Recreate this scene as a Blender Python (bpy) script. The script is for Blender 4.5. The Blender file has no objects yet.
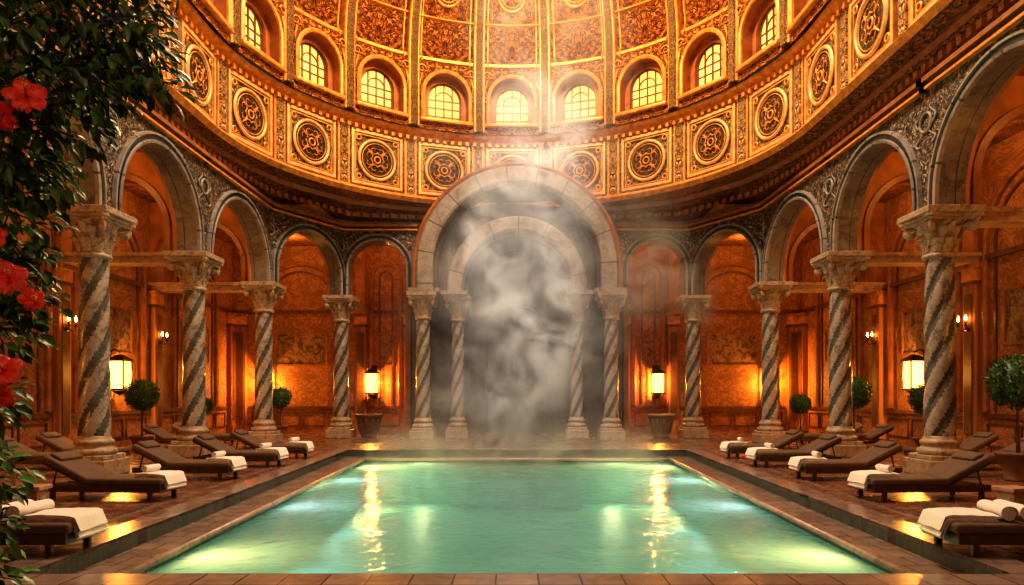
import bpy, bmesh, math, random
from math import sin, cos, pi, radians, sqrt, atan2
from mathutils import Vector, Matrix, noise
random.seed(7)
S = bpy.context.scene
COL = S.collection

# ------------------------------------------------------------------ mesh builder
class MB:
    def __init__(s):
        s.v=[]; s.f=[]; s.m=[]; s.sm=[]; s.uv=[]
    def add(s, verts, faces, mat=0, smooth=False, M=None, uv=None):
        b=len(s.v)
        for i,p in enumerate(verts):
            q=Vector(p)
            s.uv.append(tuple(uv[i]) if uv else (q.x,q.y,q.z))
            if M is not None: q=M@q
            s.v.append((q.x,q.y,q.z))
        for f in faces:
            s.f.append([b+i for i in f]); s.m.append(mat); s.sm.append(smooth)
    def box(s, x0,x1,y0,y1,z0,z1, mat=0, M=None):
        v=[(x0,y0,z0),(x1,y0,z0),(x1,y1,z0),(x0,y1,z0),(x0,y0,z1),(x1,y0,z1),(x1,y1,z1),(x0,y1,z1)]
        f=[(0,3,2,1),(4,5,6,7),(0,1,5,4),(1,2,6,5),(2,3,7,6),(3,0,4,7)]
        s.add(v,f,mat,False,M)
    def rbox(s, x0,x1,y0,y1,z0,z1, r=.03, seg=3, mat=0, M=None, smooth=True):
        bm=bmesh.new(); bmesh.ops.create_cube(bm,size=1)
        for v in bm.verts:
            v.co=Vector(((x0+x1)/2+v.co.x*(x1-x0),(y0+y1)/2+v.co.y*(y1-y0),(z0+z1)/2+v.co.z*(z1-z0)))
        bmesh.ops.bevel(bm,geom=bm.edges[:],offset=r,segments=seg,profile=.5,affect='EDGES')
        bm.verts.index_update()
        s.add([v.co[:] for v in bm.verts],[[v.index for v in f.verts] for f in bm.faces],mat,smooth,M)
        bm.free()
    def lathe(s, prof, seg=24, mat=0, M=None, smooth=True):
        v=[];f=[];n=len(prof)
        for i in range(seg):
            a=2*pi*i/seg
            for r,z in prof: v.append((r*cos(a),r*sin(a),z))
        for i in range(seg):
            j=(i+1)%seg
            for k in range(n-1):
                f.append((i*n+k,j*n+k,j*n+k+1,i*n+k+1))
        s.add(v,f,mat,smooth,M)
    def tube(s, pts, rad, seg=8, mat=0, M=None, caps=True):
        pts=[Vector(p) for p in pts]; n=len(pts); v=[];f=[]
        up=Vector((0.13,0.21,1)).normalized()
        for i,p in enumerate(pts):
            d=(pts[min(i+1,n-1)]-pts[max(i-1,0)]).normalized()
            a=d.cross(up)
            if a.length<.05: a=d.cross(Vector((1,0,0)))
            a.normalize(); b=d.cross(a)
            r=rad[i] if isinstance(rad,(list,tuple)) else rad
            for k in range(seg):
                t=2*pi*k/seg
                v.append(p+a*(r*cos(t))+b*(r*sin(t)))
        for i in range(n-1):
            for k in range(seg):
                l=(k+1)%seg
                f.append((i*seg+k,i*seg+l,(i+1)*seg+l,(i+1)*seg+k))
        if caps:
            f.append(list(range(seg))[::-1]); f.append([(n-1)*seg+k for k in range(seg)])
        s.add(v,f,mat,True,M)
    def grid(s, P, mat=0, smooth=False, UV=None, M=None, closed=False):
        R=len(P);C=len(P[0]); v=[p for r in P for p in r]
        uv=[u for r in UV for u in r] if UV else None
        f=[]
        for i in range(R-1 if not closed else R):
            j=(i+1)%R
            for k in range(C-1):
                f.append((i*C+k,j*C+k,j*C+k+1,i*C+k+1))
        s.add(v,f,mat,smooth,M,uv)
    def mesh(s,name,mats):
        me=bpy.data.meshes.new(name)
        me.from_pydata(s.v,[],s.f)
        for m in mats: me.materials.append(m)
        me.polygons.foreach_set('material_index',s.m)
        me.polygons.foreach_set('use_smooth',s.sm)
        at=me.attributes.new('puv','FLOAT_VECTOR','POINT')
        at.data.foreach_set('vector',[c for u in s.uv for c in u])
        me.update()
        return me
    def obj(s,name,mats,loc=(0,0,0),rz=0,sc=1):
        return inst(name,s.mesh(name,mats),loc,rz,sc)
def inst(name,me,loc=(0,0,0),rz=0,sc=1):
    o=bpy.data.objects.new(name,me); o.location=loc; o.rotation_euler=(0,0,rz)
    o.scale=(sc,sc,sc) if not isinstance(sc,tuple) else sc
    COL.objects.link(o); return o
def T(x,y,z,rz=0,rx=0,ry=0):
    return Matrix.Translation((x,y,z))@Matrix.Rotation(rz,4,'Z')@Matrix.Rotation(ry,4,'Y')@Matrix.Rotation(rx,4,'X')

# ------------------------------------------------------------------ materials
class NT:
    def __init__(s,name):
        s.mat=bpy.data.materials.new(name); s.mat.use_nodes=True
        s.t=s.mat.node_tree; s.n=s.t.nodes; s.l=s.t.links
        s.n.clear(); s.out=s.n.new('ShaderNodeOutputMaterial')
    def new(s,t,**k):
        n=s.n.new(t)
        for a,b in k.items(): setattr(n,a,b)
        return n
    def link(s,a,b): s.l.new(a,b)
    def math(s,op,a,b=None,c=None):
        n=s.new('ShaderNodeMath',operation=op)
        for i,x in enumerate((a,b,c)):
            if x is None: continue
            if isinstance(x,(int,float)): n.inputs[i].default_value=x
            else: s.link(x,n.inputs[i])
        return n.outputs[0]
    def noise(s,vec,scale,detail=4,dist=0,rough=.5):
        n=s.new('ShaderNodeTexNoise'); n.inputs['Scale'].default_value=scale
        n.inputs['Detail'].default_value=detail; n.inputs['Distortion'].default_value=dist
        n.inputs['Roughness'].default_value=rough
        if vec is not None: s.link(vec,n.inputs['Vector'])
        return n.outputs['Fac']
    def ramp(s,fac,stops):
        n=s.new('ShaderNodeValToRGB'); e=n.color_ramp.elements
        while len(e)<len(stops): e.new(.5)
        for i,(p,c) in enumerate(stops):
            e[i].position=p; e[i].color=(*c,1) if len(c)==3 else c
        s.link(fac,n.inputs[0]); return n.outputs[0]
    def mix(s,fac,a,b,mode='MIX'):
        n=s.new('ShaderNodeMix',data_type='RGBA',blend_type=mode)
        for sock,x in ((n.inputs[0],fac),(n.inputs[6],a),(n.inputs[7],b)):
            if isinstance(x,(int,float)): sock.default_value=x
            elif isinstance(x,tuple): sock.default_value=(*x,1)
            else: s.link(x,sock)
        return n.outputs[2]
    def bsdf(s,col,rough=.6,metal=0,bump=None,bs=.3,bd=.02,**k):
        b=s.new('ShaderNodeBsdfPrincipled')
        if isinstance(col,tuple): b.inputs['Base Color'].default_value=(*col,1)
        else: s.link(col,b.inputs['Base Color'])
        if isinstance(rough,(int,float)): b.inputs['Roughness'].default_value=rough
        else: s.link(rough,b.inputs['Roughness'])
        b.inputs['Metallic'].default_value=metal
        if bump is not None:
            bn=s.new('ShaderNodeBump'); bn.inputs['Strength'].default_value=bs; bn.inputs['Distance'].default_value=bd
            s.link(bump,bn.inputs['Height']); s.link(bn.outputs[0],b.inputs['Normal'])
        for a,v in k.items(): b.inputs[a].default_value=v
        s.link(b.outputs[0],s.out.inputs[0]); return s.mat
    def obj(s): return s.new('ShaderNodeTexCoord').outputs['Object']
    def puv(s):
        n=s.new('ShaderNodeAttribute'); n.attribute_name='puv'; return n.outputs['Vector']
    def sep(s,v):
        n=s.new('ShaderNodeSeparateXYZ'); s.link(v,n.inputs[0]); return n.outputs
    def comb(s,x,y,z=0.0):
        n=s.new('ShaderNodeCombineXYZ')
        for i,a in enumerate((x,y,z)):
            if isinstance(a,(int,float)): n.inputs[i].default_value=a
            else: s.link(a,n.inputs[i])
        return n.outputs[0]

def plain(name,col,rough=.6,metal=0,var=.25,scale=6,bs=.2):
    m=NT(name); o=m.obj(); f=m.noise(o,scale,5)
    c=m.ramp(f,[(.3,tuple(x*(1-var) for x in col)),(.7,tuple(min(1,x*(1+var)) for x in col))])
    return m.bsdf(c,rough,metal,m.noise(o,scale*4,4),bs,.01)
def marble(name,c1,c2,scale=2.5,rough=.35,joint=None):
    m=NT(name); o=m.obj()
    f=m.noise(o,scale,8,1.6,.6); g=m.noise(o,scale*7,6,.5)
    v=m.math('MULTIPLY_ADD',g,.35,m.math('MULTIPLY',f,.75))
    c=m.ramp(v,[(.36,c2),(.47,tuple((a+b)/2 for a,b in zip(c1,c2))),(.55,c1),(.72,tuple(min(1,a*1.25) for a in c1))])
    bump=g
    if joint:
        p=m.sep(m.puv()); fr=m.math('FRACT',m.math('MULTIPLY',p[0],joint))
        ln=m.math('LESS_THAN',m.math('ABSOLUTE',m.math('SUBTRACT',fr,.5)),.02)
        c=m.mix(ln,c,tuple(a*.5 for a in c2)); bump=m.math('SUBTRACT',g,m.math('MULTIPLY',ln,2.0))
    return m.bsdf(c,rough,0,bump,.25,.02)
def ornate(name,hi,lo,mid,su,sv,off=0.0,rough=.45,metal=.3,bs=.7,bd=.06,mirror=True,thr=.5):
    """arabesque relief: mirrored, warped noise bands on panel coordinates"""
    m=NT(name); p=m.sep(m.puv())
    u=m.math('PINGPONG',p[0],.5) if mirror else m.math('ABSOLUTE',p[0])
    v=p[1]
    vec=m.comb(m.math('MULTIPLY',u,su),m.math('MULTIPLY',v,sv),off)
    n1=m.noise(vec,1.0,2,1.8)
    band=m.math('PINGPONG',m.math('MULTIPLY',n1,7.0),.5)
    band=m.math('MULTIPLY',band,2.0)
    vo=m.new('ShaderNodeTexVoronoi'); vo.feature='F1'; vo.inputs['Scale'].default_value=2.2
    m.link(vec,vo.inputs['Vector'])
    bud=m.math('SUBTRACT',1.0,m.math('MULTIPLY',vo.outputs['Distance'],1.3))
    h=m.math('ADD',m.math('MULTIPLY',band,.65),m.math('MULTIPLY',bud,.45))
    c=m.ramp(h,[(thr-.2,lo),(thr,mid),(thr+.16,hi),(1.0,tuple(min(1,x*1.2) for x in hi))])
    return m.bsdf(c,rough,metal,h,bs,bd)
def emis(name,col,st,var=0,trans=0):
    m=NT(name); e=m.new('ShaderNodeEmission'); e.inputs[1].default_value=st
    if var:
        f=m.noise(m.obj(),var,3); c=m.ramp(f,[(.3,tuple(x*.45 for x in col)),(.7,col)]); m.link(c,e.inputs[0])
    else: e.inputs[0].default_value=(*col,1)
    if trans:
        t=m.new('ShaderNodeBsdfTransparent'); t.inputs[0].default_value=(1,.8,.5,1)
        x=m.new('ShaderNodeMixShader'); x.inputs[0].default_value=trans
        m.link(e.outputs[0],x.inputs[1]); m.link(t.outputs[0],x.inputs[2]); m.link(x.outputs[0],m.out.inputs[0])
    else: m.link(e.outputs[0],m.out.inputs[0])
    return m.mat

M_plaster=plain('amber_plaster',(.42,.165,.045),.7,0,.35,1.5)
M_plaster2=ornate('fresco_wall',(.44,.185,.058),(.27,.105,.03),(.36,.145,.044),1.1,1.1,1.0,.65,0,.2,.02,mirror=False)
M_wood=plain('dark_trim',(.13,.048,.018),.45,0,.3,4)
M_corn=plain('brown_cornice',(.30,.115,.04),.42,0,.35,3)
M_gold=plain('gilt_moulding',(.70,.30,.055),.46,.25,.35,5)
M_goldp=plain('pale_gilt',(.72,.45,.17),.44,.2,.3,5)
M_dome=ornate('dome_relief',(.90,.35,.055),(.085,.016,.003),(.50,.13,.017),7.5,7.5,2.0,.45,.3,1.0,.14)  # recess shade and highlights of the relief are painted into lo and hi
M_drum=ornate('drum_relief',(.72,.46,.18),(.05,.02,.007),(.38,.18,.055),13.0,13.0,5.0,.5,.2,.9,.06)
M_dark=ornate('medallion_ground',(.60,.32,.10),(.010,.007,.006),(.045,.02,.010),20.0,20.0,3.0,.45,.3,.9,.04,thr=.62)
M_soff=ornate('soffit_relief',(.46,.19,.06),(.06,.022,.009),(.22,.08,.027),6.0,6.0,8.0,.5,.15,.7,.05)
M_span=ornate('spandrel_mosaic',(.52,.33,.16),(.012,.017,.022),(.050,.052,.054),4.4,4.4,4.0,.4,.15,.6,.04,mirror=False,thr=.62)
M_niche=plain('window_reveal',(.36,.11,.022),.6,.1,.35,3)
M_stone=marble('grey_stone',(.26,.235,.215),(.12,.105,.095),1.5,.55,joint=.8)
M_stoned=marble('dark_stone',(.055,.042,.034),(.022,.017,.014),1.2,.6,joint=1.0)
M_archi=marble('archivolt_stone',(.17,.145,.125),(.055,.05,.05),2.0,.4,joint=1.6)
M_teal=plain('blue_tile_line',(.018,.04,.055),.3,0,.3,8)
M_col=marble('veined_marble',(.31,.275,.245),(.085,.08,.08),3.0,.24)
M_colg=marble('dark_groove_marble',(.085,.082,.075),(.022,.024,.026),5.0,.24)  # darker marble, used in the spiral grooves of the shaft
M_cap=marble('carved_limestone',(.36,.27,.19),(.11,.075,.05),4.0,.5)
M_beam=marble('entablature_marble',(.40,.25,.155),(.14,.08,.05),2.0,.45)
M_cop=marble('coping_stone',(.38,.30,.25),(.19,.14,.11),2.2,.3)
M_ceil=ornate('painted_ceiling',(.40,.16,.045),(.15,.055,.016),(.28,.11,.033),1.6,1.6,9.0,.7,0,.3,.03,mirror=False)
M_leaf=plain('leaf_green',(.070,.19,.032),.40,0,.5,9)
M_leaf2=plain('leaf_dark',(.028,.082,.020),.45,0,.5,9)
M_red=plain('hibiscus_red',(.85,.06,.025),.5,0,.4,14)
M_yel=plain('stamen',(.8,.5,.1),.5)
M_bark=plain('bark',(.09,.055,.03),.9,0,.4,12,.8)
M_terr=plain('dark_terracotta',(.15,.065,.035),.6,0,.3,5)
M_clay=plain('pale_planter',(.30,.23,.18),.6,0,.2,5)
M_cush=plain('taupe_cushion',(.115,.072,.047),.8,0,.18,14,.3)
M_lwood=plain('lounger_wood',(.06,.030,.015),.38,0,.35,6)
M_towel=plain('white_terry',(.80,.79,.78),.95,0,.06,40,.7)
M_iron=plain('bronze_metal',(.05,.03,.018),.4,.8,.3,8)
M_lglass=emis('lantern_glass',(1,.48,.09),9,0,.4)
M_sglass=emis('sconce_glass',(1,.45,.07),60)
M_wglass=emis('lit_window_glass',(1,.48,.10),2.9,1.2)
M_box=plain('travertine',(.38,.22,.14),.5,0,.25,5)
m=NT('fresco_painting'); o=m.obj()
f=m.noise(o,1.7,6,2.2); g=m.noise(o,6,5,1)
c=m.ramp(m.math('MULTIPLY_ADD',g,.4,m.math('MULTIPLY',f,.7)),[(.38,(.04,.024,.016)),(.5,(.16,.07,.03)),(.58,(.36,.20,.09)),(.68,(.10,.08,.06))])
M_fresco=m.bsdf(c,.55)

def brick(m,vec,scale,c1,c2,mo,w=.5,h=.5,off=.5,ms=.02):
    b=m.new('ShaderNodeTexBrick'); b.offset=off
    b.inputs['Scale'].default_value=scale; b.inputs['Brick Width'].default_value=w; b.inputs['Row Height'].default_value=h
    b.inputs['Mortar Size'].default_value=ms
    for k,c in (('Color1',c1),('Color2',c2),('Mortar',mo)): b.inputs[k].default_value=(*c,1)
    m.link(vec,b.inputs['Vector']); return b
m=NT('floor_tiles'); o=m.obj()
b1=brick(m,o,1.6,(.24,.10,.06),(.13,.06,.043),(.05,.03,.022),off=0)
b2=brick(m,o,6.4,(.34,.18,.11),(.07,.038,.03),(.04,.025,.02),off=0)
ck=m.new('ShaderNodeTexChecker'); ck.inputs['Scale'].default_value=1.6; m.link(o,ck.inputs['Vector'])
c=m.mix(ck.outputs['Fac'],b1.outputs['Color'],b2.outputs['Color'])
c=m.mix(.5,c,m.ramp(m.noise(o,1.3,5),[(.3,(.45,.45,.45)),(.7,(1.3,1.25,1.2))]),'MULTIPLY')
M_floor=m.bsdf(c,m.ramp(m.noise(o,3,4),[(.3,(.16,)*3),(.7,(.38,)*3)]),0,b2.outputs['Fac'],-.2,.01)
m=NT('deck_slabs'); o=m.obj()
b1=brick(m,o,1.3,(.28,.21,.175),(.19,.14,.12),(.055,.04,.036),w=.5,h=.5,off=.5,ms=.012)
c=m.mix(.6,b1.outputs['Color'],m.ramp(m.noise(o,4,6,1),[(.3,(.55,.5,.5)),(.7,(1.25,1.2,1.15))]),'MULTIPLY')
M_deck=m.bsdf(c,.24,0,b1.outputs['Fac'],-.2,.01)
m=NT('pool_tiles'); o=m.obj()
b1=brick(m,o,4,(.10,.35,.36),(.15,.41,.41),(.08,.28,.29),w=.5,h=.5,off=0)
c=m.mix(.8,b1.outputs['Color'],m.ramp(m.noise(o,.8,5,2),[(.35,(.4,.55,.55)),(.65,(1.3,1.2,1.1))]),'MULTIPLY')
M_pool=m.bsdf(c,.5)
m=NT('riser_tiles'); o=m.obj()
b1=brick(m,o,5,(.022,.06,.06),(.05,.085,.075),(.02,.02,.02),w=.5,h=.5,off=0)
M_riser=m.bsdf(b1.outputs['Color'],.25)
# water
m=NT('pool_water'); o=m.obj()
n1=m.noise(o,1.6,3,.8); n2=m.noise(o,6,2,.6)
bn=m.new('ShaderNodeBump'); bn.inputs['Strength'].default_value=.42; bn.inputs['Distance'].default_value=.07
m.link(m.math('ADD',n1,m.math('MULTIPLY',n2,.35)),bn.inputs['Height'])
fr=m.new('ShaderNodeFresnel'); fr.inputs[0].default_value=1.36; m.link(bn.outputs[0],fr.inputs['Normal'])
tr=m.new('ShaderNodeBsdfTransparent'); tr.inputs[0].default_value=(.64,.89,.91,1)
gl=m.new('ShaderNodeBsdfGlossy'); gl.inputs['Roughness'].default_value=.05; m.link(bn.outputs[0],gl.inputs['Normal'])
df=m.new('ShaderNodeBsdfDiffuse'); df.inputs[0].default_value=(.13,.37,.39,1); m.link(bn.outputs[0],df.inputs['Normal'])
tl=m.new('ShaderNodeBsdfTranslucent'); tl.inputs[0].default_value=(.58,.85,.85,1)
mxa=m.new('ShaderNodeMixShader'); mxa.inputs[0].default_value=.5; m.link(df.outputs[0],mxa.inputs[1]); m.link(tl.outputs[0],mxa.inputs[2])
mx0=m.new('ShaderNodeMixShader'); mx0.inputs[0].default_value=.6; m.link(tr.outputs[0],mx0.inputs[1]); m.link(mxa.outputs[0],mx0.inputs[2])
mx=m.new('ShaderNodeMixShader'); m.link(fr.outputs[0],mx.inputs[0]); m.link(mx0.outputs[0],mx.inputs[1]); m.link(gl.outputs[0],mx.inputs[2])
m.link(mx.outputs[0],m.out.inputs[0]); M_water=m.mat

# ------------------------------------------------------------------ arch helpers
def frame(P0,P1):
    d=Vector((P1[0]-P0[0],P1[1]-P0[1],0)); L=d.length; d/=L
    n=Vector((d.y,-d.x,0))
    return Vector((P0[0],P0[1],0)),d,n,L
def fmat(c,d,n):
    return Matrix.Translation(c)@Matrix(((d.x,n.x,0,0),(d.y,n.y,0,0),(0,0,1,0),(0,0,0,1)))
def arch_pts(hw,spring,z0,N=24):
    pts=[(-hw,z0)] if spring>z0+1e-4 else []
    for i in range(N+1):
        a=pi-pi*i/N; pts.append((hw*cos(a),spring+hw*sin(a)))
    if spring>z0+1e-4: pts.append((hw,z0))
    return pts
def arch_panel(mb,P0,P1,z0,z1,hw,spring,thick=.5,mf=0,ms=1,N=24,us=1.0,back=True):
    O,d,n,L=frame(P0,P1); c=L/2
    a=arch_pts(hw,spring,z0,N)
    def W(s,z,o): return O+d*(c+s)+n*o+Vector((0,0,z))
    for o in ([thick/2,-thick/2] if back else [thick/2]):
        lo=[W(s,z,o) for s,z in a]; hi=[W(s,z1,o) for s,z in a]
        mb.grid([lo,hi],mf,False,[[(s*us,z*us,0) for s,z in a],[(s*us,z1*us,0) for s,z in a]])
        for sg in (-1,1):
            q=[(sg*c,z0),(sg*hw,z0),(sg*hw,z1),(sg*c,z1)]
            mb.add([W(s,z,o) for s,z in q],[(0,1,2,3)],mf,False,None,[(s*us,z*us,0) for s,z in q])
    mb.grid([[W(s,z,thick/2) for s,z in a],[W(s,z,-thick/2) for s,z in a]],ms,False)
    for sg in (-1,1):
        mb.add([W(sg*c,z0,thick/2),W(sg*hw,z0,thick/2),W(sg*hw,z0,-thick/2),W(sg*c,z0,-thick/2)],[(0,1,2,3)],ms)
def arch_sweep(mb,P0,P1,spring,z0,prof,mat,N=28,smooth=False):
    O,d,n,L=frame(P0,P1); c=L/2
    rows=[];uv=[];path=[]
    if spring>z0+1e-4: path.append((pi,z0-spring,-1))
    for i in range(N+1): path.append((pi-pi*i/N,0,0))
    if spring>z0+1e-4: path.append((0,z0-spring,1))
    for i,(a,dz,sd) in enumerate(path):
        arc=(pi-a)*prof[0][0]+ (dz if sd==-1 else (-dz if sd==1 else 0))
        rows.append([O+d*(c+r*cos(a))+n*o+Vector((0,0,spring+r*sin(a)+dz)) for r,o in prof])
        uv.append([(arc,r,0) for r,o in prof])
    mb.grid(rows,mat,smooth,uv)

# ------------------------------------------------------------------ plan
CY,CF,RR=19.3,11.1,8.7
DX=-.2
CELL=(CY-CF)/3
def ring(t,r):
    t=t%26
    if t<=5: a=radians(18*t); return Vector((r*sin(a)+DX,CY+r*cos(a),0)),Vector((sin(a),cos(a),0))
    if t<8: return Vector((r+DX,CY-(t-5)*CELL,0)),Vector((1,0,0))
    if t<=18: a=radians(90+18*(t-8)); return Vector((r*sin(a)+DX,CF+r*cos(a),0)),Vector((sin(a),cos(a),0))
    if t<21: return Vector((-r+DX,CF+(t-18)*CELL,0)),Vector((-1,0,0))
    a=radians(270+18*(t-21)); return Vector((r*sin(a)+DX,CY+r*cos(a),0)),Vector((sin(a),cos(a),0))
H=5.6; TOP=8.4; XW=12.8; YB=31.5; YF=-4.0
cols_r=[(9.0,14.9),(9.0,19.5),(8.9,24.6),(7.0,27.85)]
front_r=[(9.0,10.2),(9.0,5.5),(9.0,.8)]
poly=[(9.2,1.2),(9.2,24.7),(7.1,28.1),(-7.1,28.1),(-9.2,24.7),(-9.2,1.2)]
def outline(t):
    p,n=ring(t,0.001); best=1e9
    for i in range(len(poly)):
        a=Vector((*poly[i],0)); b=Vector((*poly[(i+1)%len(poly)],0)); e=b-a
        den=n.x*e.y-n.y*e.x
        if abs(den)<1e-9: continue
        w=a-p; s=(w.x*e.y-w.y*e.x)/den; u=(w.x*n.y-w.y*n.x)/den
        if s>0 and -1e-6<=u<=1+1e-6: best=min(best,s)
    return best

# ------------------------------------------------------------------ dome
mb=MB(); NS=6
ts=[i/NS for i in range(26*NS+1)]
prof=[(0,8.35,0),(.12,8.35,0),(.14,8.62,0),(.42,8.66,3),(.44,8.82,0),(.78,8.90,3),(.80,9.05,0),(1.12,9.08,3),(1.16,9.22,1),(1.12,9.34,1),(1.0,9.36,1)]
for k in range(len(prof)-1):
    rows=[];uv=[]
    for t in ts:
        Ro=outline(t); row=[];ur=[]
        for f,z,_ in prof[k:k+2]:
            r=Ro+(RR-Ro)*f
            if f>1: r=RR-(f-1)*3
            elif f>.1 and f<=.15: r=min(r,Ro-.15)
            p,_n=ring(t,r); row.append(p+Vector((0,0,z))); ur.append((t+.5,(Ro-r)*.6+z*.4,0))
        rows.append(row);uv.append(ur)
    mb.grid(rows,prof[k+1][2],False,uv)
def ringband(mb,prof,mat,smooth=False,tt=ts):
    rows=[];uv=[]
    for t in tt:
        row=[];ur=[]; acc=0
        for i,(r,z) in enumerate(prof):
            p,_=ring(t,r); row.append(p+Vector((0,0,z)))
            if i: acc+=sqrt((r-prof[i-1][0])**2+(z-prof[i-1][1])**2)
            ur.append((t+.5,(prof[0][1]+acc)/2.73,0))
        rows.append(row);uv.append(ur)
    mb.grid(rows,mat,smooth,uv)
ringband(mb,[(RR,9.36),(RR,11.65)],2)
ringband(mb,[(RR,11.6),(RR-.12,11.66),(RR-.12,11.74),(RR-.32,11.82),(RR-.36,11.92),(RR-.28,11.98),(RR-.02,12.0)],1)
for i in range(26*9):
    t=i/9; Ro=outline(t); r=Ro+(RR-Ro)*.44
    p,n=ring(t,r-.05); a=atan2(n.y,n.x)
    mb.box(-.12,.08,-.075,.075,-.17,0,0,T(p.x,p.y,8.80,a))
    p,n=ring(t,RR-.12)
    mb.box(-.1,.1,-.06,.06,-.13,0,1,T(p.x,p.y,11.66,a))
mb.obj('dome_drum',[M_corn,M_gold,M_drum,M_soff])

mb=MB()
def ringpt(t,out,z,u=0.0,w=0.0):
    p,n=ring(t,RR-out); tan=Vector((n.y,-n.x,0))
    return p+tan*u+Vector((0,0,z+w))
for k in range(26):
    zc=10.5
    F=lambda u,w,o,k=k: ringpt(k,o+.06,zc,u,w)
    def rect(hw,hh,w,o,mat):
        for (x0,x1,y0,y1) in ((-hw,hw,hh-w,hh),(-hw,hw,-hh,-hh+w),(-hw,-hw+w,-hh+w,hh-w),(hw-w,hw,-hh+w,hh-w)):
            vs=[F(x,y,oo) for oo in (-.05,o) for x,y in ((x0,y0),(x1,y0),(x1,y1),(x0,y1))]
            mb.add(vs,[(4,5,6,7),(0,1,5,4),(1,2,6,5),(2,3,7,6),(3,0,4,7)],mat)
    rect(1.02,1.0,.10,.10,0); rect(.88,.86,.035,.07,1)
    def disc(r,o,mat,N=28):
        vs=[F(0,0,o)]+[F(r*cos(2*pi*i/N),r*sin(2*pi*i/N),o) for i in range(N)]
        uv=[(0,0,0)]+[(cos(2*pi*i/N)*.5,sin(2*pi*i/N)*.5,0) for i in range(N)]
        mb.add(vs,[(0,i+1,(i+1)%N+1) for i in range(N)],mat,False,None,uv)
    def torus(R,r,o,mat,N=32,K=6,cx=0,cy=0):
        rows=[]
        for i in range(N):
            a=2*pi*i/N
            rows.append([F(cx+(R+r*cos(2*pi*j/K))*cos(a),cy+(R+r*cos(2*pi*j/K))*sin(a),o+r*sin(2*pi*j/K)) for j in range(K+1)])
        mb.grid(rows,mat,True,closed=True)
    vs=[F(x,y,.0) for x,y in ((-.92,-.9),(.92,-.9),(.92,.9),(-.92,.9))]
    mb.add(vs,[(0,1,2,3)],3,False,None,[(x,y,0) for x,y in ((-.46,-.45),(.46,-.45),(.46,.45),(-.46,.45))])
    disc(.72,.05,2); torus(.72,.06,.06,0); torus(.60,.018,.07,1); torus(.12,.03,.08,1,16)
    # foliate scrolls inside the medallion
    for i in range(4):
        a0=2*pi*i/4+pi/4
        for sg in (-1,1):
            pts=[]
            for q in range(13):
                s=q/12; th=s*pi*1.7
                cx_,cy_=.36*cos(a0+sg*.40),.36*sin(a0+sg*.40)
                rr=.15*(1-.55*s); aa=a0+pi+sg*(th-.4)
                pts.append(F(cx_+rr*cos(aa),cy_+rr*sin(aa),.085))
            mb.tube(pts,[.022-.001*q for q in range(13)],5,1)
        pr=[(.16,0),(.34,.055),(.55,0),(.34,-.055)]; ca,sa=cos(a0),sin(a0)
        vs=[F(r*ca-s*sa,r*sa+s*ca,.06) for r,s in pr]+[F(.34*ca,.34*sa,.12)]
        mb.add(vs,[(j,(j+1)%4,4) for j in range(4)],1)
    for sx in(-1,1):
        for sy in(-1,1):
            torus(.085,.03,.07,1,12,5,sx*.74,sy*.72)
    kk=k+.5
    for hw,o,mat in ((.24,.10,1),(.15,.15,3)):
        def G(u,w,oo): return ringpt(kk,oo,10.5,u,w)
        vs=[G(x,y,oo) for oo in(-.03,o) for x,y in((-hw,-1.12),(hw,-1.12),(hw,1.12),(-hw,1.12))]
        mb.add(vs,[(4,5,6,7),(0,1,5,4),(1,2,6,5),(2,3,7,6),(3,0,4,7)],mat,False,None,[(x*.3,y*.3,0) for _ in (0,1) for x,y in((-hw,-1.12),(hw,-1.12),(hw,1.12),(-hw,1.12))])
mb.obj('drum_medallion_frieze',[M_goldp,M_gold,M_dark,M_drum])

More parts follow.
